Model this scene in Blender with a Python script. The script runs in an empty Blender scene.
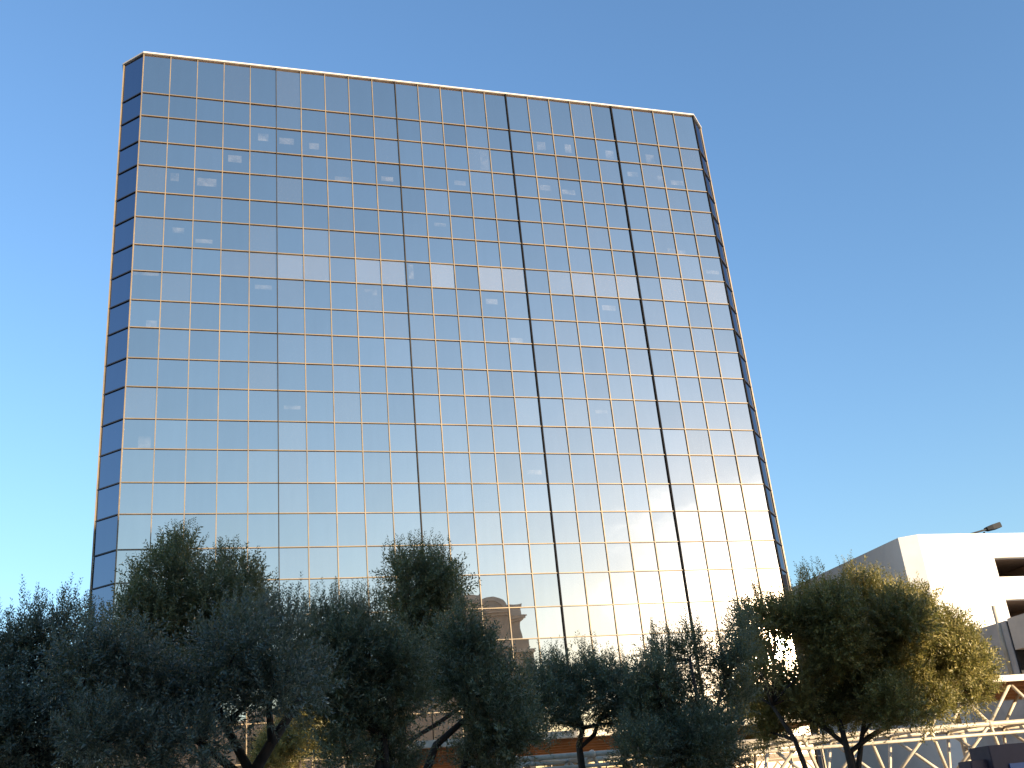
import bpy, bmesh, math, random
import numpy as np
from mathutils import Vector, Matrix

random.seed(11); RNG = np.random.default_rng(11)
sc = bpy.context.scene
COL = sc.collection
R = math.radians

# ------------------------------------------------------------------ camera solved from the tower's grid
CAM = Vector((2.941, -53.726, 1.6))
RT = Vector((0.9561251, -0.2782914, -0.0915353))
UP = Vector((-0.0297431, -0.4030490, 0.9146950))
FW = Vector((0.2914449, 0.8718403, 0.3936425))
FPX = 1071.664

def ray(px, py):
    return FW + RT * ((px - 512) / FPX) + UP * ((384 - py) / FPX)
def aty(px, py, y):
    d = ray(px, py); return CAM + d * ((y - CAM.y) / d.y)
def proj(p):
    d = Vector(p) - CAM; w = d.dot(FW)
    return 512 + FPX * d.dot(RT) / w, 384 - FPX * d.dot(UP) / w

s_ = ray(794.5, 649).normalized()
SUN = Vector((s_.x, -s_.y, s_.z)).normalized()          # direction towards the sun (behind the camera)
SUN_EL = math.asin(SUN.z); SUN_AZ = math.atan2(SUN.x, SUN.y)

# ------------------------------------------------------------------ materials
def mat(name):
    m = bpy.data.materials.new(name); m.use_nodes = True
    nt = m.node_tree; nt.nodes.clear()
    return m, nt.nodes, nt.links
def simple(name, col, rough=0.6, metal=0.0, nscale=0.0, namt=0.0, bump=0.0, col2=None, stretch=(1, 1, 1), spec=0.4):
    m, N, L = mat(name)
    o = N.new('ShaderNodeOutputMaterial'); b = N.new('ShaderNodeBsdfPrincipled')
    b.inputs['Base Color'].default_value = (*col, 1); b.inputs['Roughness'].default_value = rough
    b.inputs['Metallic'].default_value = metal; b.inputs['Specular IOR Level'].default_value = spec
    L.new(b.outputs[0], o.inputs[0])
    if nscale:
        tc = N.new('ShaderNodeTexCoord'); mp = N.new('ShaderNodeMapping'); mp.inputs['Scale'].default_value = stretch
        nz = N.new('ShaderNodeTexNoise'); nz.inputs['Scale'].default_value = nscale; nz.inputs['Detail'].default_value = 7
        nz.inputs['Roughness'].default_value = 0.65
        L.new(tc.outputs['Object'], mp.inputs[0]); L.new(mp.outputs[0], nz.inputs['Vector'])
        c2 = col2 or tuple(max(0, c * (1 - namt)) for c in col)
        mx = N.new('ShaderNodeMix'); mx.data_type = 'RGBA'
        mx.inputs[6].default_value = (*col, 1); mx.inputs[7].default_value = (*c2, 1)
        rp = N.new('ShaderNodeMapRange'); rp.inputs[1].default_value = 0.35; rp.inputs[2].default_value = 0.68
        L.new(nz.outputs[0], rp.inputs[0]); L.new(rp.outputs[0], mx.inputs[0])
        L.new(mx.outputs[2], b.inputs['Base Color'])
        if bump:
            bp = N.new('ShaderNodeBump'); bp.inputs['Strength'].default_value = bump; bp.inputs['Distance'].default_value = 0.02
            L.new(nz.outputs[0], bp.inputs['Height']); L.new(bp.outputs[0], b.inputs['Normal'])
    return m

M = {}
M['mullion'] = simple('gold_anodised_frame', (0.225, 0.17, 0.105), 0.5, 0.2, 0.45, 0.25, col2=(0.125, 0.105, 0.08))
M['joint'] = simple('black_joint', (0.012, 0.012, 0.014), 0.8, 0, 4, 0.4, spec=0.08)
M['weathered_joint'] = simple('weathered_joint', (0.055, 0.05, 0.045), 0.8, 0, 0.5, 0.5, spec=0.1)
M['bronze'] = simple('dark_bronze_gasket', (0.03, 0.032, 0.045), 0.5)
M['coping'] = simple('pale_metal_coping', (0.52, 0.49, 0.45), 0.5, 0.0, 2.0, 0.2)
M['stucco_white'] = simple('white_painted_concrete', (0.80, 0.775, 0.73), 0.85, 0, 0.7, 0.10, 0.15)
M['stucco_tan'] = simple('tan_stucco', (0.50, 0.42, 0.34), 0.9, 0, 0.8, 0.22, 0.2)
M['stucco_trim'] = simple('pale_stone_trim', (0.62, 0.54, 0.46), 0.85, 0, 1.2, 0.25, 0.2)
M['concrete'] = simple('grey_concrete', (0.50, 0.475, 0.455), 0.9, 0, 1.1, 0.25, 0.2)
M['beige'] = simple('beige_panel', (0.66, 0.585, 0.50), 0.85, 0, 1.0, 0.15, 0.15)
M['steel'] = simple('white_painted_steel', (0.53, 0.465, 0.36), 0.45, 0, 3, 0.3)
M['wood'] = simple('brown_timber_soffit', (0.52, 0.25, 0.095), 0.55, 0, 2.5, 0.5, 0.2, stretch=(0.4, 9, 1))
M['sign'] = simple('dark_maroon_paint', (0.115, 0.075, 0.09), 0.55, 0, 3, 0.2)
M['blue'] = simple('blue_sign_face', (0.10, 0.22, 0.50), 0.35, 0, 3, 0.15)
M['lamp'] = simple('dark_grey_casting', (0.016, 0.018, 0.022), 0.7, spec=0.2)
M['bark'] = simple('olive_bark', (0.085, 0.066, 0.052), 0.95, 0, 9, 0.55, 0.9, stretch=(1, 1, 0.25))
M['ground'] = simple('dry_soil', (0.22, 0.17, 0.12), 0.95, 0, 0.25, 0.4, 0.3)
M['asphalt'] = simple('asphalt', (0.055, 0.054, 0.052), 0.9, 0, 6, 0.35, 0.4)
M['paving'] = simple('plaza_paving', (0.36, 0.32, 0.28), 0.85, 0, 1.4, 0.25, 0.2)
M['kerb'] = simple('kerb_concrete', (0.42, 0.40, 0.37), 0.9, 0, 2, 0.3, 0.2)
M['paint'] = simple('road_paint', (0.75, 0.74, 0.70), 0.8, 0, 5, 0.3)
M['dark_glass'] = simple('dark_window_glass', (0.02, 0.022, 0.025), 0.08, 0, spec=0.6)
M['mulch'] = simple('bark_mulch', (0.10, 0.065, 0.04), 0.95, 0, 8, 0.5, 0.8)
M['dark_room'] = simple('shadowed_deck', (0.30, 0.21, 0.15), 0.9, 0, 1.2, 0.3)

def glass_material(name='mirror_curtain_glass', ta=(0.695, 0.59, 0.495, 1), tb=(0.65, 0.55, 0.46, 1)):
    m, N, L = mat(name)
    o = N.new('ShaderNodeOutputMaterial')
    g = N.new('ShaderNodeBsdfGlossy'); g.inputs['Roughness'].default_value = 0.008
    gw = N.new('ShaderNodeBsdfGlossy'); gw.inputs['Roughness'].default_value = 0.12; gm_ = N.new('ShaderNodeMixShader'); gm_.inputs[0].default_value = 0.05
    d = N.new('ShaderNodeBsdfDiffuse')
    mx = N.new('ShaderNodeMixShader')
    at = N.new('ShaderNodeAttribute'); at.attribute_name = 'blind'
    tn = N.new('ShaderNodeAttribute'); tn.attribute_name = 'tone'; tm = N.new('ShaderNodeVectorMath'); tm.operation = 'SCALE'; L.new(tn.outputs['Fac'], tm.inputs['Scale'])
    uv = N.new('ShaderNodeUVMap'); uv.uv_map = 'UVMap'
    sx = N.new('ShaderNodeSeparateXYZ'); L.new(uv.outputs[0], sx.inputs[0])
    def band(sock, lo, hi):
        a = N.new('ShaderNodeMath'); a.operation = 'GREATER_THAN'; L.new(sock, a.inputs[0]); a.inputs[1].default_value = lo
        b = N.new('ShaderNodeMath'); b.operation = 'LESS_THAN'; L.new(sock, b.inputs[0]); b.inputs[1].default_value = hi
        c = N.new('ShaderNodeMath'); c.operation = 'MULTIPLY'; L.new(a.outputs[0], c.inputs[0]); L.new(b.outputs[0], c.inputs[1])
        return c.outputs[0]
    # office ceiling lights and reflections painted as broken pale patches inside an area set by the pane's UV offset
    bx = band(sx.outputs[0], 0.0, 1.0); by = band(sx.outputs[1], 0.0, 1.0)
    it = N.new('ShaderNodeMath'); it.operation = 'MULTIPLY'; L.new(bx, it.inputs[0]); L.new(by, it.inputs[1])
    tc = N.new('ShaderNodeTexCoord')
    nz = N.new('ShaderNodeTexNoise'); nz.inputs['Scale'].default_value = 1.7; nz.inputs['Detail'].default_value = 2
    L.new(tc.outputs['Object'], nz.inputs['Vector'])
    th = N.new('ShaderNodeMapRange'); th.inputs[1].default_value = 0.30; th.inputs[2].default_value = 0.70; th.inputs[3].default_value = 0.12; th.inputs[4].default_value = 0.62
    L.new(nz.outputs[0], th.inputs[0])
    it2 = N.new('ShaderNodeMath'); it2.operation = 'MULTIPLY'; L.new(it.outputs[0], it2.inputs[0]); L.new(th.outputs[0], it2.inputs[1])
    # faint vertical streaks of dirt
    mp = N.new('ShaderNodeMapping'); mp.inputs['Scale'].default_value = (1.6, 1, 0.16); L.new(tc.outputs['Object'], mp.inputs[0])
    n2 = N.new('ShaderNodeTexNoise'); n2.inputs['Scale'].default_value = 2.0; n2.inputs['Detail'].default_value = 5; L.new(mp.outputs[0], n2.inputs['Vector'])
    inn = N.new('ShaderNodeMix'); inn.data_type = 'RGBA'
    inn.inputs[6].default_value = (0.022, 0.028, 0.042, 1); inn.inputs[7].default_value = (0.52, 0.51, 0.52, 1)
    mxm = N.new('ShaderNodeMath'); mxm.operation = 'MAXIMUM'; L.new(at.outputs['Fac'], mxm.inputs[0]); L.new(it2.outputs[0], mxm.inputs[1])
    L.new(mxm.outputs[0], inn.inputs[0]); L.new(inn.outputs[2], d.inputs[0])
    tint = N.new('ShaderNodeMix'); tint.data_type = 'RGBA'
    tint.inputs[6].default_value = ta; tint.inputs[7].default_value = tb
    L.new(n2.outputs[0], tint.inputs[0]); L.new(tint.outputs[2], tm.inputs[0]); L.new(tm.outputs[0], g.inputs[0]); L.new(tm.outputs[0], gw.inputs[0])
    # slow unevenness of the panes
    n3 = N.new('ShaderNodeTexNoise'); n3.inputs['Scale'].default_value = 0.8; n3.inputs['Detail'].default_value = 1; L.new(tc.outputs['Object'], n3.inputs['Vector'])
    bp = N.new('ShaderNodeBump'); bp.inputs['Strength'].default_value = 0.08; bp.inputs['Distance'].default_value = 0.03
    L.new(n3.outputs[0], bp.inputs['Height']); L.new(bp.outputs[0], g.inputs['Normal'])
    f = N.new('ShaderNodeMapRange'); f.inputs[3].default_value = 0.90; f.inputs[4].default_value = 0.80
    L.new(mxm.outputs[0], f.inputs[0]); L.new(f.outputs[0], mx.inputs[0])
    L.new(g.outputs[0], gm_.inputs[1]); L.new(gw.outputs[0], gm_.inputs[2])
    L.new(d.outputs[0], mx.inputs[1]); L.new(gm_.outputs[0], mx.inputs[2]); L.new(mx.outputs[0], o.inputs[0])
    return m
M['glass'] = glass_material()
M['glass_side'] = glass_material('dimmed_return_glass', (0.29, 0.32, 0.40, 1), (0.27, 0.30, 0.38, 1))  # front glass darkened and blued: dim reflected side sky put into the tint

def leaf_material(name, top, top2, back, trans=0.22):
    m, N, L = mat(name)
    o = N.new('ShaderNodeOutputMaterial')
    at = N.new('ShaderNodeAttribute'); at.attribute_name = 'rnd'
    c = N.new('ShaderNodeMix'); c.data_type = 'RGBA'; c.inputs[6].default_value = (*top, 1); c.inputs[7].default_value = (*top2, 1)
    L.new(at.outputs['Fac'], c.inputs[0])
    ge = N.new('ShaderNodeNewGeometry')
    c2 = N.new('ShaderNodeMix'); c2.data_type = 'RGBA'; L.new(c.outputs[2], c2.inputs[6]); c2.inputs[7].default_value = (*back, 1)
    L.new(ge.outputs['Backfacing'], c2.inputs[0])
    b = N.new('ShaderNodeBsdfPrincipled'); b.inputs['Roughness'].default_value = 0.42; b.inputs['Specular IOR Level'].default_value = 0.45
    L.new(c2.outputs[2], b.inputs['Base Color'])
    t = N.new('ShaderNodeBsdfTranslucent'); t.inputs[0].default_value = (0.19, 0.20, 0.045, 1)
    mx = N.new('ShaderNodeMixShader'); mx.inputs[0].default_value = trans
    L.new(b.outputs[0], mx.inputs[1]); L.new(t.outputs[0], mx.inputs[2]); L.new(mx.outputs[0], o.inputs[0])
    return m
M['leaf'] = leaf_material('olive_leaf', (0.085, 0.108, 0.064), (0.215, 0.24, 0.135), (0.31, 0.335, 0.25))
M['leaf_grey'] = leaf_material('grey_olive_leaf', (0.078, 0.102, 0.078), (0.235, 0.275, 0.205), (0.33, 0.37, 0.30), 0.15)
M['leaf_green'] = leaf_material('yellow_green_leaf', (0.10, 0.098, 0.036), (0.38, 0.31, 0.09), (0.36, 0.305, 0.135), 0.36)
M['leaf_warm'] = leaf_material('warm_olive_leaf', (0.10, 0.112, 0.055), (0.26, 0.255, 0.12), (0.33, 0.33, 0.21), 0.28)

# ------------------------------------------------------------------ mesh helpers
class MB:
    """collects boxes, prisms and tubes; build() links them as one mesh object"""
    def __init__(s): s.v = []; s.f = []; s.smooth = False
    def add(s, v, f):
        n = len(s.v); s.v += [tuple(p) for p in v]; s.f += [tuple(i + n for i in q) for q in f]; return s
    def box(s, x0, x1, y0, y1, z0, z1):
        return s.add([(x0,y0,z0),(x1,y0,z0),(x1,y1,z0),(x0,y1,z0),(x0,y0,z1),(x1,y0,z1),(x1,y1,z1),(x0,y1,z1)],
                     [(0,3,2,1),(4,5,6,7),(0,1,5,4),(1,2,6,5),(2,3,7,6),(3,0,4,7)])
    def prism(s, poly, z0, z1):                       # plan polygon, counter-clockwise
        n = len(poly)
        v = [(x, y, z0) for x, y in poly] + [(x, y, z1) for x, y in poly]
        f = [tuple(reversed(range(n))), tuple(range(n, 2*n))] + [(i, (i+1) % n, n+(i+1) % n, n+i) for i in range(n)]
        return s.add(v, f)
    def elev(s, poly, y0, y1):                        # x-z polygon, counter-clockwise seen from -y
        n = len(poly)
        v = [(x, y0, z) for x, z in poly] + [(x, y1, z) for x, z in poly]
        f = [tuple(range(n)), tuple(reversed(range(n, 2*n)))] + [(i, n+i, n+(i+1) % n, (i+1) % n) for i in range(n)]
        return s.add(v, f)
    def bar(s, a, b, w, d, side=(0, 1, 0)):           # rectangular bar from a to b
        a = Vector(a); b = Vector(b); t = (b - a).normalized(); sd = Vector(side); sd = (sd - t * sd.dot(t)).normalized(); o = t.cross(sd)
        v = []
        for p in (a, b):
            for i, j in ((-1,-1),(1,-1),(1,1),(-1,1)): v.append(p + o * (i * w / 2) + sd * (j * d / 2))
        return s.add(v, [(0,1,2,3),(7,6,5,4),(0,4,5,1),(1,5,6,2),(2,6,7,3),(3,7,4,0)])
    def tube(s, pts, rad, n=8, cap=True):
        pts = [Vector(p) for p in pts]; k = len(pts)
        rad = rad if hasattr(rad, '__len__') else [rad] * k
        v = []; f = []; ref = Vector((0.37, 0.81, 0.45))
        for i, p in enumerate(pts):
            t = (pts[min(i+1, k-1)] - pts[max(i-1, 0)]).normalized()
            a = t.cross(ref).normalized(); b = t.cross(a)
            for j in range(n):
                w = 2 * math.pi * j / n; v.append(p + (a * math.cos(w) + b * math.sin(w)) * rad[i])
        for i in range(k - 1):
            for j in range(n): f.append((i*n+j, i*n+(j+1) % n, (i+1)*n+(j+1) % n, (i+1)*n+j))
        if cap: f += [tuple(reversed(range(n))), tuple(range((k-1)*n, k*n))]
        s.smooth = True
        return s.add(v, f)
    def build(s, name, m, parent=None, bevel=0.0):
        me = bpy.data.meshes.new(name); me.from_pydata([tuple(p) for p in s.v], [], s.f)
        bm = bmesh.new(); bm.from_mesh(me); bmesh.ops.recalc_face_normals(bm, faces=bm.faces)
        if bevel: bmesh.ops.bevel(bm, geom=list(bm.edges), offset=bevel, segments=2, affect='EDGES', clamp_overlap=True)
        bm.to_mesh(me); bm.free()
        if s.smooth and not bevel:
            me.shade_smooth()
        me.materials.append(m)
        return link(name, me, parent)
def link(name, me, parent=None):
    o = bpy.data.objects.new(name, me); COL.objects.link(o)
    if parent is not None: o.parent = parent
    return o
def tag(o, label=None, cat=None, group=None, kind=None):
    if label: o['label'] = label
    if cat: o['category'] = cat
    if group: o['group'] = group
    if kind: o['kind'] = kind
    return o
def thing(name, label, cat, loc, group=None):
    """an Empty at the thing's base; parts are built in world coordinates and keep them through the parent inverse"""
    o = bpy.data.objects.new(name, None); COL.objects.link(o); o.location = loc; o.empty_display_size = 0.3
    return tag(o, label, cat, group)
def part(mb, name, m, parent, bevel=0.0):
    """world-coordinate mesh under a thing that sits at parent.location"""
    off = parent.location
    root = parent
    while root.parent is not None: root = root.parent
    if root is not parent: off = root.location
    mb.v = [tuple(Vector(p) - off) for p in mb.v]
    return mb.build(name, m, parent, bevel)

# ------------------------------------------------------------------ ground, road, plaza
def sheet(name, x0, x1, y0, y1, z, m, n=1):
    mb = MB(); mb.add([(x0,y0,z),(x1,y0,z),(x1,y1,z),(x0,y1,z)], [(0,1,2,3)])
    return tag(mb.build(name, m), kind='structure')
sheet('ground', -4000, 4000, -4000, 4000, 0.0, M['ground'])
sheet('road', -300, 300, -52.5, -43.5, 0.004, M['asphalt'])
for i in range(-6, 9):
    tag(sheet('lane_marking', i*9.0, i*9.0+3.0, -48.08, -47.95, 0.008, M['paint']), kind='structure')
def slab(name, x0, x1, y0, y1, z0, z1, m):
    return tag(MB().box(x0,x1,y0,y1,z0,z1).build(name, m, bevel=0.02), kind='structure')
slab('kerb', -300, 300, -43.5, -43.2, -0.05, 0.14, M['kerb'])
slab('kerb', -300, 300, -52.8, -52.5, -0.05, 0.14, M['kerb'])
slab('pavement', -300, 300, -59.4, -52.803, -0.05, 0.13, M['paving'])
slab('pavement', -300, 300, -43.197, -42.4, -0.05, 0.13, M['paving'])
slab('planting_bed', -60, 60, -42.397, -27.0, -0.05, 0.10, M['mulch'])
slab('plaza', -60, 100, -26.997, -0.3, -0.05, 0.12, M['paving'])

# ------------------------------------------------------------------ the mirror-glass tower
ZT = 46.694; H0, HA, HB = 2.871, 1.6376, 1.788
cols = list(np.linspace(0, 7.703, 6)) + list(np.linspace(7.703, 15.096, 6)[1:]) + list(np.linspace(15.096, 22.434, 6)[1:]) \
     + list(np.linspace(22.434, 29.861, 6)[1:]) + list(np.linspace(29.861, 36.0, 5)[1:])
rows = [ZT, ZT - H0]
while rows[-1] > 2.2:
    rows.append(rows[-1] - (HA if len(rows) % 2 == 0 else HB))
rows.append(0.12)
NC, NR = len(cols) - 1, len(rows) - 1
XL, YL, XR, YR = -1.15, 1.22, 37.18, 1.25        # outer corners of the two angled end bays
DEPTH = 19.0
tower = thing('office_tower', 'tall slab tower clad in a mirror glass grid with thin golden frames', 'office tower', (18, 8, 0.12))

# inner body (never quite seen: behind the glass)
bd = MB(); bd.prism([(0.06,0.16),(35.94,0.16),(37.02,1.32),(37.02,DEPTH-1.3),(35.9,DEPTH),(0.1,DEPTH),(-0.99,DEPTH-1.3),(-0.99,1.30)], 0.12, ZT-0.05)
part(bd, 'wall', M['bronze'], tower)

def pane_geo(a, b, z0, z1, tilt=0.0036):
    """corner points of a pane between plan points a and b, leaning a few millimetres as real panes do"""
    a = Vector((*a, 0)); b = Vector((*b, 0)); t = (b - a).normalized(); n = Vector((t.y, -t.x, 0))
    w = (b - a).length; h = z1 - z0
    tx = random.gauss(0, tilt) * w / 2; tz = random.gauss(0, tilt) * h / 2
    ins = 0.012
    pts = []
    for (p, sx) in ((a + t*ins, -1), (b - t*ins, 1)):
        for (z, sz) in ((z0 + ins, -1), (z1 - ins, 1)):
            pts.append(Vector((p.x, p.y, z)) + n * (-0.035 + sx*tx + sz*tz))
    return [pts[0], pts[2], pts[3], pts[1]]
pale_marks = {(0,9):(.55,.03,.36,.24),(0,13):(.48,.03,.40,.38),(14,9):(.1,.02,.5,.2),(22,5):(.05,.02,.35,.2),(21,5):(.6,.02,.4,.25),
         (13,2):(.55,.1,.35,.8),(2,6):(.1,.2,.6,.14),(21,2):(.7,.25,.25,.3),(22,2):(.3,.2,.6,.2),(10,7):(.1,.3,.2,.6),
         (4,2):(.3,.45,.4,.3),(3,3):(.2,.45,.5,.3),(5,2):(.1,.4,.6,.25),(6,2):(.3,.3,.4,.25),(7,3):(.3,.02,.7,.2),(17,3):(.1,.3,.6,.22),
         (16,3):(.1,.4,.5,.25),(20,2):(.3,.4,.5,.2),(1,4):(.15,.5,.3,.3),(2,4):(.1,.4,.7,.3),(1,6):(.3,.5,.4,.2),(9,3):(.2,.2,.5,.2),
         (12,3):(.3,.3,.5,.2),(11,5):(.3,.5,.5,.15),(8,8):(.3,.6,.5,.2),(4,8):(.2,.6,.6,.15),(18,8):(.2,.5,.6,.2),(13,8):(.2,.5,.5,.2),
         (23,6):(.2,.3,.6,.15),(16,1):(.2,.2,.4,.4),(17,1):(.5,.2,.3,.4),(19,1):(.4,.1,.4,.4),(21,1):(.3,.1,.4,.4),(0,8):(.05,.86,.85,.12),
         (14,14):(.2,.3,.6,.15),(5,12):(.2,.4,.6,.12),(17,12):(.3,.5,.5,.12)}
blind_row = {7: [0,0,0,.25,.55,.7,.75,.25,.8,.85,.1,.9,.0,.85,.8,.1,.75,.8,.7,.75,.15,.8,.1,.8]}
panes = []
def add_pane(a, b, z0, z1, blind, pale_mark, gm='glass'):
    pts = pane_geo(a, b, z0, z1)
    if pale_mark: ix, iy, iw, ih = pale_mark; uv = [((cx-ix)/iw, (cy-iy)/ih) for cx, cy in ((0,0),(1,0),(1,1),(0,1))]
    else: uv = [(5,5),(6,5),(6,6),(5,6)]
    pp = [proj(p) for p in pts]
    ar = abs(sum(pp[i][0]*pp[(i+1) % 4][1] - pp[(i+1) % 4][0]*pp[i][1] for i in range(4))) / 2
    if any(not (-20 < x < 1044 and -20 < y < 790) for x, y in pp): ar = 0
    # behind the trees' line: keep the panes the photograph shows largest
    if sum(p[1] for p in pp) / 4 > 640: ar *= 0.2
    panes.append((ar, pts, uv, blind, gm))
for r in range(NR):
    for c in range(NC):
        if r in blind_row: bl = blind_row[r][c] * random.uniform(.55, .85)
        else: bl = random.choice([0]*9 + [.06, .1, .18]) if r < 15 else random.choice([0]*9 + [.15])
        add_pane((cols[c], 0), (cols[c+1], 0), rows[r+1], rows[r], bl, pale_marks.get((c, r)))
    add_pane((XL, YL), (0, 0), rows[r+1], rows[r], 0, None, 'glass_side')
    add_pane((36, 0), (XR, YR), rows[r+1], rows[r], 0, None, 'glass_side')
def pane_mesh(group, parent):
    me = bpy.data.meshes.new('window_pane'); off = parent.location
    v = []; f = []
    for ar, pts, uv, bl, gm in group:
        n = len(v); v += [tuple(p - off) for p in pts]; f.append((n, n+1, n+2, n+3))
    me.from_pydata(v, [], f)
    ul = me.uv_layers.new(name='UVMap'); at = me.attributes.new('blind', 'FLOAT', 'FACE'); tt = me.attributes.new('tone', 'FLOAT', 'FACE')
    for i, (ar, pts, uv, bl, gm) in enumerate(group):
        at.data[i].value = bl; tt.data[i].value = random.gauss(0.985, 0.03); me.polygons[i].material_index = int(gm == 'glass_side' and len(group) > 1)
        for k in range(4): ul.data[i*4+k].uv = uv[k]
    if len(group) == 1: me.materials.append(M[group[0][4]])
    else: me.materials.append(M['glass']); me.materials.append(M['glass_side'])
    return link('window_pane', me, parent)
panes.sort(key=lambda p: -p[0])
for p in panes[:99]: pane_mesh([p], tower)
rest = pane_mesh(panes[99:], tower); rest['kind'] = 'stuff'

for i, x in enumerate(cols):                                            # vertical frames; every fifth is a black joint
    mb = MB()
    if i in (5, 10, 15, 20):
        wd = {5: 0.034, 10: 0.052, 15: 0.074, 20: 0.080}[i]
        mb.box(x-wd/2, x+wd/2, -0.075, 0.06, 0.12, ZT-0.06); part(mb, 'expansion_joint', M['joint' if i > 10 else 'weathered_joint'], tower)
    elif i == 0:
        mb.prism([(x-0.035, 0.03), (x-0.025, -0.03), (x+0.03, -0.03), (x+0.04, 0.05)], 0.12, ZT-0.06); part(mb, 'mullion', M['mullion'], tower)
    elif i == NC:
        mb.prism([(x-0.05, 0.05), (x-0.045, -0.04), (x+0.03, -0.04), (x+0.05, 0.05)], 0.12, ZT-0.06); part(mb, 'expansion_joint', M['joint'], tower)
    else:
        mb.box(x-0.024, x+0.024, -0.045, 0.055, 0.12, ZT-0.06); part(mb, 'mullion', M['mullion'], tower)
for x, y in ((XL, YL), (XR, YR)):
    part(MB().box(x-0.036, x+0.036, y-0.036, y+0.036, 0.12, ZT-0.06), 'mullion', M['mullion'], tower)
for z in rows[1:-1]:
    part(MB().box(0.055, 35.925, -0.038, 0.05, z-0.022, z+0.022), 'transom', M['mullion'], tower)
    part(MB().bar((XL+0.06, YL-0.06, z), (-0.05, 0.05, z), 0.06, 0.06), 'side_transom', M['bronze'], tower)
    part(MB().bar((36.09, 0.09, z), (XR-0.06, YR-0.06, z), 0.06, 0.06), 'side_transom', M['bronze'], tower)
cp = MB(); cp.prism([(-0.02,-0.11),(36.02,-0.11),(XR+0.09,YR-0.02),(XR+0.09,DEPTH-1.2),(35.95,DEPTH+.1),(0.05,DEPTH+.1),(XL-0.09,DEPTH-1.2),(XL-0.09,YL-0.02)], ZT-0.058, ZT+0.05)
part(cp, 'coping', M['coping'], tower, 0.01)

# ------------------------------------------------------------------ stucco building behind the camera (seen in the glass, shades the trees)
T2 = thing('stucco_building', 'tan stucco block with a cornice and arched parapet mirrored low in the glass', 'building', (5, -66, 0.12))
def yb(mb, name, m, parent=T2, bevel=0.0): return part(mb, name, m, parent, bevel)
yb(MB().box(-34, 27.0, -74, -60.6, 0.12, 15.6), 'wall', M['stucco_tan'])
yb(MB().box(27.0, 39.45, -74, -60.05, 0.12, 25.25), 'corner_pavilion', M['stucco_tan'])
yb(MB().box(27.0, 39.85, -74.4, -59.85, 0.12, 20.2), 'plinth_storey', M['stucco_tan'])
yb(MB().box(26.8, 40.05, -74.6, -59.60, 20.203, 20.55), 'string_course', M['stucco_trim'])
yb(MB().box(26.8, 39.75, -74.5, -59.78, 22.45, 22.72), 'string_course', M['stucco_trim'])
for k, (e, z0, z1) in enumerate(((.25, 25.2, 25.45), (.5, 25.453, 25.7), (.62, 25.703, 25.85))):
    yb(MB().box(27.0-e, 39.45+e, -74-e, -60.05+e, z0, z1), 'cornice', M['stucco_trim'])
yb(MB().box(27.2, 39.65, -73.6, -60.2, 25.853, 26.95), 'parapet', M['stucco_trim'])
def arch_poly(cx, z, rx, rz, n=14): return [(cx + rx*math.cos(math.pi*i/n), z + rz*math.sin(math.pi*i/n)) for i in range(n+1)]
for cx in (36.3, 30.6):
    outer = arch_poly(cx, 26.2, 1.75, 1.55); inner = arch_poly(cx, 26.2, 1.25, 1.08)
    mb = MB(); n = len(outer)
    for y in (-60.16, -59.86): mb.v += [(x, y, z) for x, z in outer] + [(x, y, z) for x, z in inner]
    for i in range(n-1):
        mb.f += [(i, i+1, n+i+1, n+i), (2*n+i, 3*n+i, 3*n+i+1, 2*n+i+1), (i, 2*n+i, 2*n+i+1, i+1), (n+i, n+i+1, 3*n+i+1, 3*n+i)]
    yb(mb, 'arched_hood', M['stucco_trim'])
    yb(MB().elev(inner, -60.15, -59.98), 'arch_panel', M['stucco_tan'])
for i in range(14):
    x = -31 + i*4.1
    for z in (3.5, 8.0, 12.5):
        if x < 26: part(MB().box(x-.8, x+.8, -60.598, -60.56, z-1.1, z+1.1), 'window', M['dark_glass'], T2)
yb(MB().box(-34.4, 26.6, -74.3, -60.3, 15.603, 16.1), 'cornice', M['stucco_trim'])

# ------------------------------------------------------------------ white parking garage
G = thing('parking_garage', 'white concrete parking garage with long deck openings beside the glass tower', 'parking garage', (60, 20, 0.12))
GX, GY, GZ = 44.55, -0.5, 16.52
def gp(mb, name, m, bevel=0.0): return part(mb, name, m, G, bevel)
gp(MB().prism([(GX,0.22),(45.45,GY),(50.55,GY),(50.55,0.0),(45.7,0.0),(GX+.35,0.8),(GX+.35,34),(GX,34)], 0.12, GZ), 'wall', M['stucco_white'], 0.012)
for z0, z1, nm in ((15.0, GZ, 'parapet'), (12.42, 13.80, 'spandrel'), (8.9, 10.75, 'spandrel'), (5.2, 7.1, 'spandrel'), (0.12, 3.4, 'spandrel')):
    gp(MB().box(50.56, 95, GY+0.003, 0.0, z0, z1), nm, M['stucco_white'], 0.012)
for x in (60, 70, 80, 90):
    gp(MB().box(x-.3, x+.3, 0.05, 0.65, 0.12, GZ-1.5), 'column', M['stucco_white'])
for z in (15.003, 12.423, 8.903, 5.203):
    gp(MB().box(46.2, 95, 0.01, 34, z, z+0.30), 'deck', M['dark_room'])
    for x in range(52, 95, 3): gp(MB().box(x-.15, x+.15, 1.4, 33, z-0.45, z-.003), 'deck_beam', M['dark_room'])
gp(MB().box(GX+.36, 95, 16.0, 16.3, 0.12, 15.0), 'inner_wall', M['dark_room'])
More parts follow.
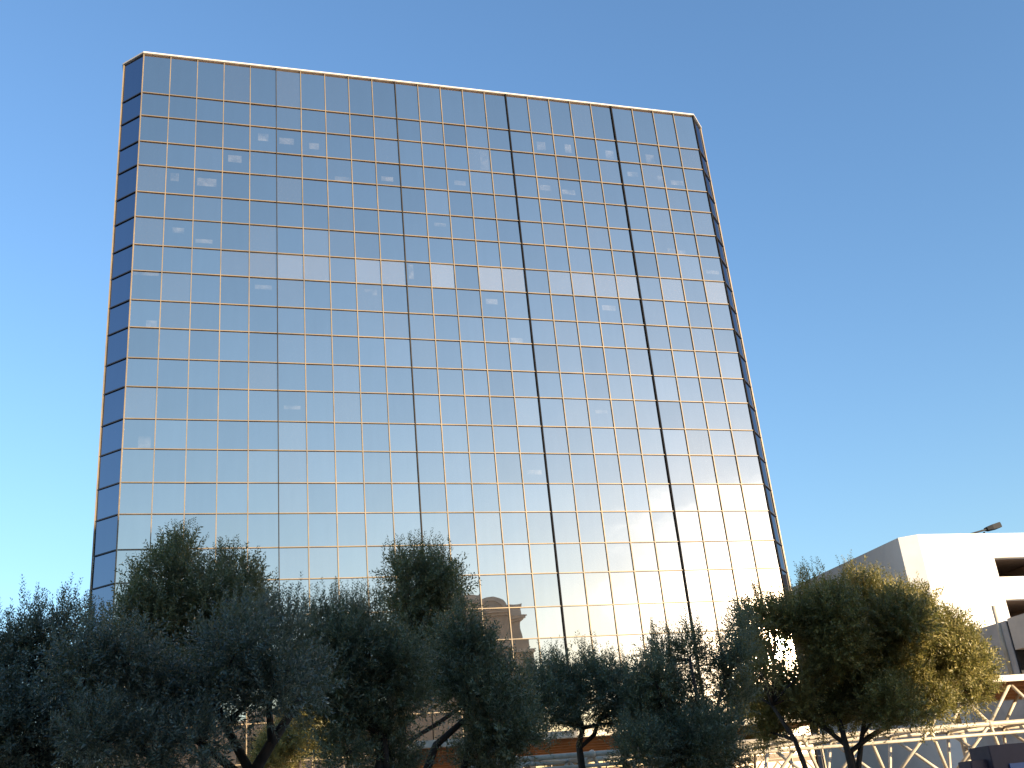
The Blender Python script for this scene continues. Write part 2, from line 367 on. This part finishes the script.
# stair and ramp bay standing forward of the front
gp(MB().box(46.0, 58, -5.15, GY-0.004, 0.12, 10.33), 'ramp_bay', M['concrete'], 0.015)
gp(MB().box(46.05, 58, -5.28, -5.155, 0.12, 10.25), 'joint_strip', M['lamp'])
gp(MB().box(46.0, 58, -12.0, -5.285, 8.72, 10.40), 'ramp_parapet', M['beige'], 0.015)
gp(MB().box(46.5, 58, -12.0, -5.43, 7.0, 7.25), 'deck', M['concrete'])
gp(MB().tube([(45.92, -4.62, 7.3), (45.92, -4.62, 11.25)], 0.11, 10), 'downpipe', M['steel'])
gp(MB().box(46.5, 46.75, -11.6, -11.35, 0.12, 7.0), 'column', M['concrete'])

# floodlight on the parapet
fl = thing('floodlight', 'dark tilted floodlight fixed on top of the white garage parapet', 'floodlight', (50.55, -0.25, GZ))
part(MB().tube([(50.55,-.25,GZ),(50.55,-.25,GZ+.16)], .06, 10).box(50.42,50.68,-.36,-.14,GZ,GZ+.03), 'mounting_post', M['lamp'], fl)
part(MB().bar((49.55,-.25,GZ+.05),(50.95,-.25,GZ+.36), .10, .16), 'arm', M['lamp'], fl)
hd = MB(); ax = Vector((1.0, 0, .22)).normalized(); nx = Vector((-ax.z, 0, ax.x)); c0 = Vector((50.75,-.25,GZ+.34))
hv = []
for t, w, h in ((0, .16, .09), (.35, .30, .15), (.95, .32, .17), (1.05, .26, .12)):
    for i, j in ((-1,-1),(1,-1),(1,1),(-1,1)): hv.append(c0 + ax*t + Vector((0,1,0))*(i*w) + nx*(j*h))
hf = [(3,2,1,0),(12,13,14,15)] + [(4*k+i, 4*k+(i+1) % 4, 4*k+4+(i+1) % 4, 4*k+4+i) for k in range(3) for i in range(4)]
hd.add(hv, hf); part(hd, 'lamp_head', M['lamp'], fl)

# ------------------------------------------------------------------ white steel space frame and canopies
SF = thing('space_frame', 'white tubular steel space frame of chords and slanting braces below the garage', 'space frame', (36, -18.6, 0.12))
YF, YB2, ZC, ZB, ZU = -20.0, -17.6, 4.02, 2.35, 5.35
P = 2.55; X0 = 13.1; NB = 15
fx = [X0 + P*i for i in range(NB+1)]
ch = lambda a, b, r=.085: part(MB().tube([a, b], r, 10), 'chord', M['steel'], SF)
ch((fx[0]-1,YF,ZC),(fx[-1],YF,ZC)); ch((fx[0]-1,YB2,ZC),(fx[-1],YB2,ZC))
ch((fx[0]-1,YF+.05,ZC-.34),(fx[-1],YF+.05,ZC-.34), .06); ch((fx[0]-1,(YF+YB2)/2,ZB),(fx[-1],(YF+YB2)/2,ZB))
def brace(a, b, r=.062): part(MB().tube([a, b], r, 8), 'brace', M['steel'], SF)
ym = (YF+YB2)/2
for i in range(NB):
    xm = fx[i] + P/2
    for y in (YF, YB2):
        brace((fx[i],y,ZC),(xm,ym,ZB)); brace((fx[i+1],y,ZC),(xm,ym,ZB))
    if 6 <= i:
        brace((fx[i],YF,ZC),(xm,YF-.05,ZU)) if i not in (8,9) else None
        brace((fx[i+1],YF,ZC),(xm,YF-.05,ZU)) if i not in (9,) else None
        if i > 6: brace((fx[i],YB2,ZC),(xm,YB2,ZU))
    brace((fx[i],YF,ZC),(fx[i],YB2,ZC), .05); brace((fx[i],YF,ZC),(fx[i+1],YB2,ZC), .04)
for i in (2, 5, 8, 11, 14):
    part(MB().tube([(fx[i]+P/2,ym,0.12),(fx[i]+P/2,ym,ZB)], .12, 12), 'post', M['steel'], SF)
nd = [((x,y,ZC)) for x in fx for y in (YF,YB2)]
for p in nd:
    bm = bmesh.new(); bmesh.ops.create_icosphere(bm, subdivisions=2, radius=.13)
    me = bpy.data.meshes.new('node_ball'); bm.to_mesh(me); bm.free(); me.shade_smooth(); me.materials.append(M['steel'])
    o = link('node_ball', me, SF); o.location = Vector(p) - SF.location

def canopy(name, label, x0, x1, y0, y1, z, th=0.42, posts=()):
    t = thing(name, label, 'canopy', ((x0+x1)/2, (y0+y1)/2, 0.12))
    part(MB().box(x0, x1, y0, y0+.18, z, z+th), 'fascia', M['steel'], t, .012)
    part(MB().box(x0, x1, y1-.18, y1, z, z+th), 'fascia', M['steel'], t, .012)
    part(MB().box(x0, x0+.18, y0+.183, y1-.183, z, z+th), 'fascia', M['steel'], t, .012)
    part(MB().box(x1-.18, x1, y0+.183, y1-.183, z, z+th), 'fascia', M['steel'], t, .012)
    part(MB().box(x0+.183, x1-.183, y0+.183, y1-.183, z+.14, z+th-.06), 'roof_deck', M['wood'], t)
    n = int((y1-y0)/1.1)
    for i in range(1, n):
        y = y0 + (y1-y0)*i/n
        part(MB().box(x0+.19, x1-.19, y-.06, y+.06, z-.06, z+.138), 'joist', M['wood'], t)
    for x, y in posts:
        part(MB().tube([(x,y,0.12),(x,y,z+.1)], .13, 12), 'post', M['steel'], t)
    return t
canopy('walkway_canopy', 'flat white edged canopy with brown soffit above the end of the space frame', 31.0, 52, -20.6, -13.5, 5.38, .22, ((34,-14.5),(44,-14.5)))
canopy('entrance_canopy', 'low entrance canopy with white fascia and orange brown soffit at the foot of the tower', 10.6, 26.4, -17.2, -4.5, 4.8, .24, ((12,-5.5),(25,-5.5),(18,-5.5)))

# monument sign
SG = thing('monument_sign', 'dark maroon stepped monument sign with a blue panel in front of the space frame', 'sign', (22.2, -32, 0.1))
part(MB().box(20.62, 24.4, -32.2, -31.5, 0.1, 2.68), 'cabinet', M['sign'], SG, .015)
part(MB().box(20.16, 20.617, -32.05, -31.6, 0.1, 2.40), 'side_pier', M['sign'], SG, .015)
part(MB().box(21.05, 24.2, -32.235, -32.203, 1.0, 2.26), 'face_panel', M['blue'], SG)

# ------------------------------------------------------------------ olive trees
def shoot_template(n_pairs, length, leaf_l, leaf_w, seed):
    """one leafy olive shoot along +z; returns leaves as (k,4,3)"""
    g = np.random.default_rng(seed); out = []
    bend = g.normal(0, .12, 2)
    for i in range(n_pairs):
        t = (i + .5) / n_pairs
        base = np.array([bend[0]*t*t*length, bend[1]*t*t*length, t*length])
        az = i*1.57 + g.normal(0, .35)
        for s in (0, math.pi):
            a = az + s + g.normal(0, .2); up = g.uniform(.45, 1.05)
            d = np.array([math.cos(a)*math.cos(up), math.sin(a)*math.cos(up), math.sin(up)])
            ln = leaf_l * g.uniform(.7, 1.15) * (1 - .45*max(0, t-.7)/.3)
            sd = np.cross(d, np.array([0, 0, 1.0])); sd /= np.linalg.norm(sd) + 1e-9
            tw = g.normal(0, .5); nn = np.cross(sd, d); sd = sd*math.cos(tw) + nn*math.sin(tw)
            w = leaf_w * g.uniform(.8, 1.2)
            out.append([base, base + d*ln*.5 + sd*w/2, base + d*ln, base + d*ln*.5 - sd*w/2])
    return np.array(out)
def rot_to(dirs, g):
    """rotation matrices taking +z to each dir with a random spin"""
    n = len(dirs); z = dirs / np.linalg.norm(dirs, axis=1, keepdims=True)
    a = g.normal(size=(n, 3)); x = a - z*np.sum(a*z, 1, keepdims=True); x /= np.linalg.norm(x, axis=1, keepdims=True)
    y = np.cross(z, x); return np.stack([x, y, z], axis=2)
DENS = 3.3
def crown_mesh(name, clumps, density, lscale, m, seed, spires=(), up=.7):
    g = np.random.default_rng(seed)
    T = [shoot_template(9 + k % 3, .40*lscale, .085*lscale, .021*lscale, 50 + k) for k in range(6)]
    L = []; RND = []
    def place(tmpl, pos, dirs, scale, tone):
        Rm = rot_to(dirs, g)
        q = np.einsum('nij,klj->nkli', Rm, tmpl) * scale[:, None, None, None] + pos[:, None, None, :]
        L.append(q.reshape(-1, 4, 3))
        RND.append(np.clip(np.repeat(tone, tmpl.shape[0]) + g.normal(0, .22, q.shape[0]*tmpl.shape[0]), 0, 1))
    for c, r in clumps:
        c = np.array(c); n = int(DENS * density * r*r)
        # each clump is itself a handful of boughs, so its outline stays uneven
        nb = 9; bdir = g.normal(size=(nb, 3)); bdir /= np.linalg.norm(bdir, axis=1, keepdims=True)
        blen = g.uniform(.45, 1.05, nb); tone0 = g.uniform(.2, .7)
        for k in range(6):
            nk = max(3, n // 6)
            d = g.normal(size=(nk, 3)); d /= np.linalg.norm(d, axis=1, keepdims=True)
            rad = g.uniform(.05, 1, nk)**.45
            pull = (d @ bdir.T).max(1); lump = .50 + .62*np.clip(pull, 0, 1)**4 * blen[np.argmax(d @ bdir.T, 1)]
            pos = c + d * (rad*lump*r)[:, None] * np.array([1, 1, .9])
            dirs = d*.75 + g.normal(0, .45, (nk, 3)) + np.array([0, 0, up])
            place(T[k], pos, dirs, g.uniform(.7, 1.25, nk), tone0 + g.normal(0, .2, nk))
    for c, r in clumps:                                    # long young shoots breaking the outline
        nk = int(26*(r/lscale)**1.3) + 4
        d = g.normal(size=(nk, 3)); d[:, 2] = np.abs(d[:, 2])*1.1 + .1; d /= np.linalg.norm(d, axis=1, keepdims=True)
        base = np.array(c) + d*(r*g.uniform(.45, .85, nk))[:, None]
        dirs = d*.6 + g.normal(0, .25, (nk, 3)) + np.array([0, 0, 1.0]); dirs /= np.linalg.norm(dirs, axis=1, keepdims=True)
        for s in range(2):
            place(T[s], base + dirs*(s*.26*lscale), dirs + g.normal(0, .08, (nk, 3)), g.uniform(.6, 1.0, nk)*(1-.2*s), g.uniform(.2, .8, nk))
    for c, r in spires:                                    # upright shoots standing clear of the outline
        k = 12
        base = np.array(c) + g.normal(0, r*.55, (k, 3))*np.array([1, 1, .6]) - np.array([0, 0, r*.6])
        for s in range(3):
            pos = base + np.array([0, 0, 1])*s*.22*lscale + g.normal(0, .02, (k, 3))
            place(T[s], pos, g.normal(0, .18, (k, 3)) + np.array([0, 0, 1.0]), np.full(k, 1.0 - .15*s), np.full(k, .5))
    A = np.concatenate(L); rn = np.concatenate(RND).astype(np.float32); nq = len(A)
    me = bpy.data.meshes.new(name)
    me.vertices.add(nq*4); me.vertices.foreach_set('co', A.reshape(-1).astype(np.float32))
    me.loops.add(nq*4); me.loops.foreach_set('vertex_index', np.arange(nq*4, dtype=np.int32))
    me.polygons.add(nq); me.polygons.foreach_set('loop_start', np.arange(0, nq*4, 4, dtype=np.int32))
    at = me.attributes.new('rnd', 'FLOAT', 'FACE'); at.data.foreach_set('value', rn)
    me.materials.append(m); me.update(calc_edges=True)
    return me, nq
TOTAL = 0
def olive(name, label, y0, clumps, stems, density=330, lscale=1.0, m='leaf', seed=1, spires=(), depth=.5, group='olive trees along the planting bed', cat='tree', gz=0.10, gapfill=None, rt=.10, shift=0):
    """clumps: (px, py, radius px) read off the photograph at distance y0, then given real depth; stems: polylines the same way"""
    global TOTAL
    g = np.random.default_rng(seed)
    C = []
    w = max(c[0] for c in clumps) - min(c[0] for c in clumps)
    mid = aty(sum(c[0] for c in clumps)/len(clumps), 700, y0)
    pxm = (mid - CAM).dot(FW) / FPX
    clumps = [(c[0], c[1]+shift) + tuple(c[2:]) for c in clumps]; spires = [(a, b+shift+4, r) for a, b, r in spires]
    for i, cl in enumerate(clumps):
        dy = cl[3] if len(cl) > 3 else g.uniform(-1, 1) * depth * w * .5 * pxm
        p = aty(cl[0], cl[1], y0 + dy); d = (p - CAM).dot(FW)
        C.append((tuple(p), cl[2] * d / FPX))
    base = aty(stems[0][0][0], stems[0][0][1], y0)
    t = thing(name, label, cat, (base.x, base.y, gz), group)
    off = t.location
    bk = MB(); forks = []
    for si, st in enumerate(stems):
        pts = [aty(px, py, y0 + (random.uniform(-.15, .15) if k else 0)) for k, (px, py) in enumerate(st)]
        if si == 0 or pts[0].z > 0.4:
            foot = Vector((base.x + (pts[0].x-base.x)*.45, pts[0].y, gz - .05)) if si else Vector((pts[0].x - .05, pts[0].y, gz-.05))
            if st[0][1] > 735: pts = [foot, foot.lerp(pts[0], .55) + Vector((.06, .03, 0))] + pts
        n = len(pts); r0 = rt if si == 0 else rt*.75
        bk.tube(pts, [r0*(1 - .62*k/(n-1)) * (1.25 if k == 0 else 1) for k in range(n)], 9)
        forks.append((pts[-1], r0*.38)); forks.append((pts[max(0, n-2)], r0*.5))
    for c, r in C:                                     # limbs into every clump, then twigs
        c = Vector(c); f, fr = min(forks, key=lambda q: (q[0]-c).length + (0 if q[0].z < c.z else .8))
        m1 = f.lerp(c, .45) + Vector((random.uniform(-.1,.1), random.uniform(-.1,.1), random.uniform(.0,.15)))*max(r, .3)
        bk.tube([f, m1, c], [fr, fr*.62, fr*.25], 6)
        for k in range(7):
            d = Vector(g.normal(size=3)).normalized(); d.z = abs(d.z)*.7 + .1
            e = c + d*r*.6; k < 4 and bk.tube([m1.lerp(c, random.uniform(.2,1)), c.lerp(e, .5)+Vector(g.normal(0,.06,3)), e], [fr*.22, fr*.14, .005], 4)
    part(bk, 'trunk', M['bark'], t)
    off = np.array(off)
    SP = [(tuple(aty(a, b, y0)), r * pxm) for a, b, r in spires]
    me, nq = crown_mesh('crown', [(np.array(c)-off, r) for c, r in C], density, lscale, M[m], seed, [(np.array(c)-off, r) for c, r in SP])
    TOTAL += nq
    link('crown', me, t)
    return t

olive('olive_tree', 'dark blue green olive tree cut by the picture edge, beside the tower corner', -40.5,
      [(28,640,42),(70,655,38),(-12,660,48),(22,700,52),(72,715,46),(-25,735,50),(45,618,24),(92,690,40),(20,760,50),(70,765,42),(-40,690,50)],
      [[(30,768),(28,720),(34,680)],[(36,760),(70,715),(80,680)]], 420, .82, 'leaf_grey', 21, shift=22, spires=[(30,606,20),(58,598,18),(75,606,16),(10,622,18),(95,618,14)])
olive('olive_tree', 'tall bushy olive tree whose ragged top stands before the tower\'s lowest corner panes', -36.0,
      [(168,578,34),(212,590,34),(150,615,36),(196,630,46),(240,618,28),(176,552,20),(238,572,22),(252,590,18),(136,600,18),(145,650,40),(225,660,40),(185,680,40)],
      [[(205,768),(200,720),(190,660)],[(202,740),(225,680),(228,640)]], 360, 1.0, 'leaf_warm', 22, shift=10, spires=[(182,545,16),(176,552,10),(228,558,14),(205,565,18),(140,590,12),(255,600,12)])
olive('olive_tree', 'broad grey leaved olive tree sprawling low in front of the tall bushy one', -42.0,
      [(118,690,46),(165,705,48),(235,655,42),(272,685,40),(205,700,46),(290,640,26),(100,740,42),(150,755,40),(300,680,36),(80,668,34),(130,655,30),(255,700,34),(200,745,32)],
      [[(252,775),(272,742),(300,700)],[(248,768),(225,725),(215,700)],[(236,772),(200,742),(160,715)],[(170,768),(135,745),(92,728)]], 430, .78, 'leaf_grey', 23,
      [(240,620,18),(290,622,14),(275,628,12),(85,640,14),(262,632,12)], rt=.10)
olive('olive_tree', 'dense dark olive tree with a flat topped crown between the two tallest crowns', -39.0,
      [(340,642,38),(318,668,40),(372,655,40),(352,700,40),(392,690,40),(330,624,20),(366,620,18),(400,650,30),(320,700,28),(385,725,26),(300,660,24),(345,745,30),(395,760,30)],
      [[(378,775),(385,735),(372,700)],[(384,740),(345,700),(335,680)]], 400, .88, 'leaf', 24, shift=10, spires=[(328,612,12),(345,606,12),(362,606,14),(380,612,12),(310,620,10)])
olive('olive_tree', 'tallest narrow olive tree with a pointed head rising over the flat topped crown', -35.0,
      [(424,574,25),(408,598,24),(438,598,22),(424,632,36),(400,565,14),(440,568,16),(420,560,14),(452,580,14),(412,660,36),(440,665,34)],
      [[(400,772),(403,735),(398,690),(418,640)],[(403,745),(440,722),(470,700)]], 360, 1.05, 'leaf_warm', 25, shift=14, spires=[(398,555,10),(420,548,12),(445,556,12),(432,552,10)])
olive('olive_tree', 'full rounded olive tree standing before the mirrored stucco building', -38.0,
      [(478,662,26),(478,695,38),(500,728,38),(455,680,34),(504,690,24),(460,642,24),(518,715,22),(470,655,24),(490,760,38),(530,745,20)],
      [[(425,775),(436,745),(470,715)],[(462,775),(470,745),(490,710)]], 400, .90, 'leaf', 26, [(462,622,10)])
olive('olive_tree', 'small open olive tree with a forked trunk under the blank middle of the tower', -33.0,
      [(560,692,26),(592,688,24),(545,712,28),(618,692,24),(600,676,15),(560,678,14),(640,712,28),(535,690,20),(575,712,22),(526,715,16),(620,722,22)],
      [[(583,775),(579,745),(583,728),(570,705)],[(580,748),(594,735),(600,718),(614,700)]], 330, 1.05, 'leaf', 27, [(552,668,12),(590,664,12),(612,672,12),(530,678,10)], rt=.10)
olive('olive_tree', 'dark olive tree with a see through hole in its crown, beside the widest tree', -34.5,
      [(650,690,32),(682,698,34),(660,725,38),(702,735,34),(640,745,30),(722,722,24),(692,648,20),(662,655,18),(722,665,18),(735,690,20),(655,672,18),(680,755,36),(720,755,30),(738,652,18),(742,625,14)],
      [[(672,775),(675,740),(665,705)],[(674,745),(700,715),(690,660)],[(676,750),(715,715),(725,680)]], 330, 1.0, 'leaf', 28, shift=8, spires=[(690,628,12),(655,640,10),(720,645,10),(742,615,10),(668,640,10)])
olive('olive_tree', 'widest olive tree, half in golden sun and half in shade, before the white garage', -28.3,
      [(832,604,30),(868,594,28),(800,610,24),(776,614,18),(842,640,34),(902,616,34),(882,660,44),(938,655,36),(962,652,28),(930,695,28),(860,692,36),(822,698,30),(785,700,18),(970,682,22),
       (752,640,16),(755,612,14),(748,685,22),(755,650,14),(760,665,12),(808,625,12),(820,655,14),(812,668,9),(782,678,10),(818,640,10),(768,645,8),(786,640,6),(779,664,6),(803,636,6),(802,662,5),(790,618,12),(800,690,16),(905,640,36),(975,664,18),(890,700,28),(840,668,26),(768,722,18),(950,625,22),(920,600,16)],
      [[(856,785),(846,745),(838,715)],[(850,752),(868,738),(905,715),(930,690)],[(812,785),(795,740),(772,705)],[(858,770),(862,735),(868,700)],[(846,745),(825,728),(815,700)]],
      300, 1.42, 'leaf_green', 29, shift=10, spires=[(815,575,14),(812,582,10),(855,574,14),(885,582,12),(755,596,10),(905,592,12)], depth=.42, rt=.15)
olive('ornamental_tree', 'golden sunlit young tree at the foot of the tower seen through the trunks', -7.0,
      [(300,722,24),(318,740,22),(285,745,24),(305,705,14),(270,758,20)],
      [[(300,790),(300,750),(302,720)]], 240, 1.5, 'leaf_green', 31, [], group='young trees on the plaza', gz=.12, depth=.6)
olive('ornamental_tree', 'golden sunlit young tree on the plaza beyond the space frame and the dark trunks', -12.0,
      [(752,722,20),(772,716,14),(738,740,18),(762,740,16),(745,708,10)],
      [[(755,790),(755,750),(754,725)]], 240, 1.5, 'leaf_green', 32, [], group='young trees on the plaza', gz=.12, depth=.6)
print('LEAVES', TOTAL)

# ------------------------------------------------------------------ sky, sun, camera
w = bpy.data.worlds.new('World'); sc.world = w; w.use_nodes = True
nt = w.node_tree; nt.nodes.clear()
wo = nt.nodes.new('ShaderNodeOutputWorld'); bg = nt.nodes.new('ShaderNodeBackground'); sk = nt.nodes.new('ShaderNodeTexSky')
sk.sky_type = 'NISHITA'; sk.sun_disc = False; sk.sun_elevation = SUN_EL; sk.sun_rotation = SUN_AZ
sk.altitude = 300; sk.air_density = 1.4; sk.dust_density = 0.3; sk.ozone_density = 3.6
bg.inputs[1].default_value = 0.15
ti = nt.nodes.new('ShaderNodeMix'); ti.data_type = 'RGBA'; ti.blend_type = 'MULTIPLY'; ti.inputs[0].default_value = 1.0
ti.inputs[7].default_value = (0.99, 0.968, 1.06, 1)
nt.links.new(sk.outputs[0], ti.inputs[6]); # thin bright cloud round the low sun (behind the camera, seen only in the glass)
tcw = nt.nodes.new('ShaderNodeTexCoord'); dt = nt.nodes.new('ShaderNodeVectorMath'); dt.operation = 'DOT_PRODUCT'
dt.inputs[1].default_value = tuple(SUN); nt.links.new(tcw.outputs['Generated'], dt.inputs[0])
nw = nt.nodes.new('ShaderNodeTexNoise'); nw.inputs['Scale'].default_value = 7.0; nw.inputs['Detail'].default_value = 6; nw.inputs['Roughness'].default_value = 0.55
mw = nt.nodes.new('ShaderNodeMapping'); mw.inputs['Scale'].default_value = (1, 1, 2.6); nt.links.new(tcw.outputs['Generated'], mw.inputs[0]); nt.links.new(mw.outputs[0], nw.inputs['Vector'])
ad = nt.nodes.new('ShaderNodeMath'); ad.operation = 'MULTIPLY_ADD'; nt.links.new(nw.outputs[0], ad.inputs[0]); ad.inputs[1].default_value = 0.030; nt.links.new(dt.outputs['Value'], ad.inputs[2])
gl = nt.nodes.new('ShaderNodeMapRange'); gl.interpolation_type = 'SMOOTHSTEP'; gl.inputs[1].default_value = 0.9985; gl.inputs[2].default_value = 1.0155
gl.inputs[3].default_value = 0.0; gl.inputs[4].default_value = 1.0; nt.links.new(ad.outputs[0], gl.inputs[0])
cl = nt.nodes.new('ShaderNodeMix'); cl.data_type = 'RGBA'; cl.blend_type = 'ADD'; cl.inputs[7].default_value = (5.5, 5.6, 5.4, 1)
nt.links.new(gl.outputs[0], cl.inputs[0]); nt.links.new(ti.outputs[2], cl.inputs[6]); nt.links.new(cl.outputs[2], bg.inputs[0]); nt.links.new(bg.outputs[0], wo.inputs[0])
sl = bpy.data.lights.new('sun', 'SUN'); sl.energy = 5.0; sl.angle = R(0.53); sl.color = (1.0, 0.79, 0.53)
so = bpy.data.objects.new('sun', sl); COL.objects.link(so); so.location = (60, -120, 60)
so.rotation_euler = (-SUN).to_track_quat('-Z', 'Y').to_euler()

cd = bpy.data.cameras.new('camera'); co = bpy.data.objects.new('camera', cd); COL.objects.link(co)
co.matrix_world = Matrix(((RT.x, UP.x, -FW.x, CAM.x), (RT.y, UP.y, -FW.y, CAM.y), (RT.z, UP.z, -FW.z, CAM.z), (0, 0, 0, 1)))
cd.sensor_fit = 'HORIZONTAL'; cd.sensor_width = 36; cd.lens = 36 * FPX / 1024
cd.clip_start = 0.1; cd.clip_end = 9000
sc.camera = co

vs = sc.view_settings; vs.view_transform = 'Standard'; vs.look = 'None'; vs.gamma = 1; vs.use_curve_mapping = False
vs.exposure = 1.36
sc.cycles.use_denoising = True
sc.cycles.max_bounces = 8; sc.cycles.diffuse_bounces = 4; sc.cycles.glossy_bounces = 4; sc.cycles.transparent_max_bounces = 8
sc.cycles.blur_glossy = 1.0; sc.cycles.sample_clamp_indirect = 6.0
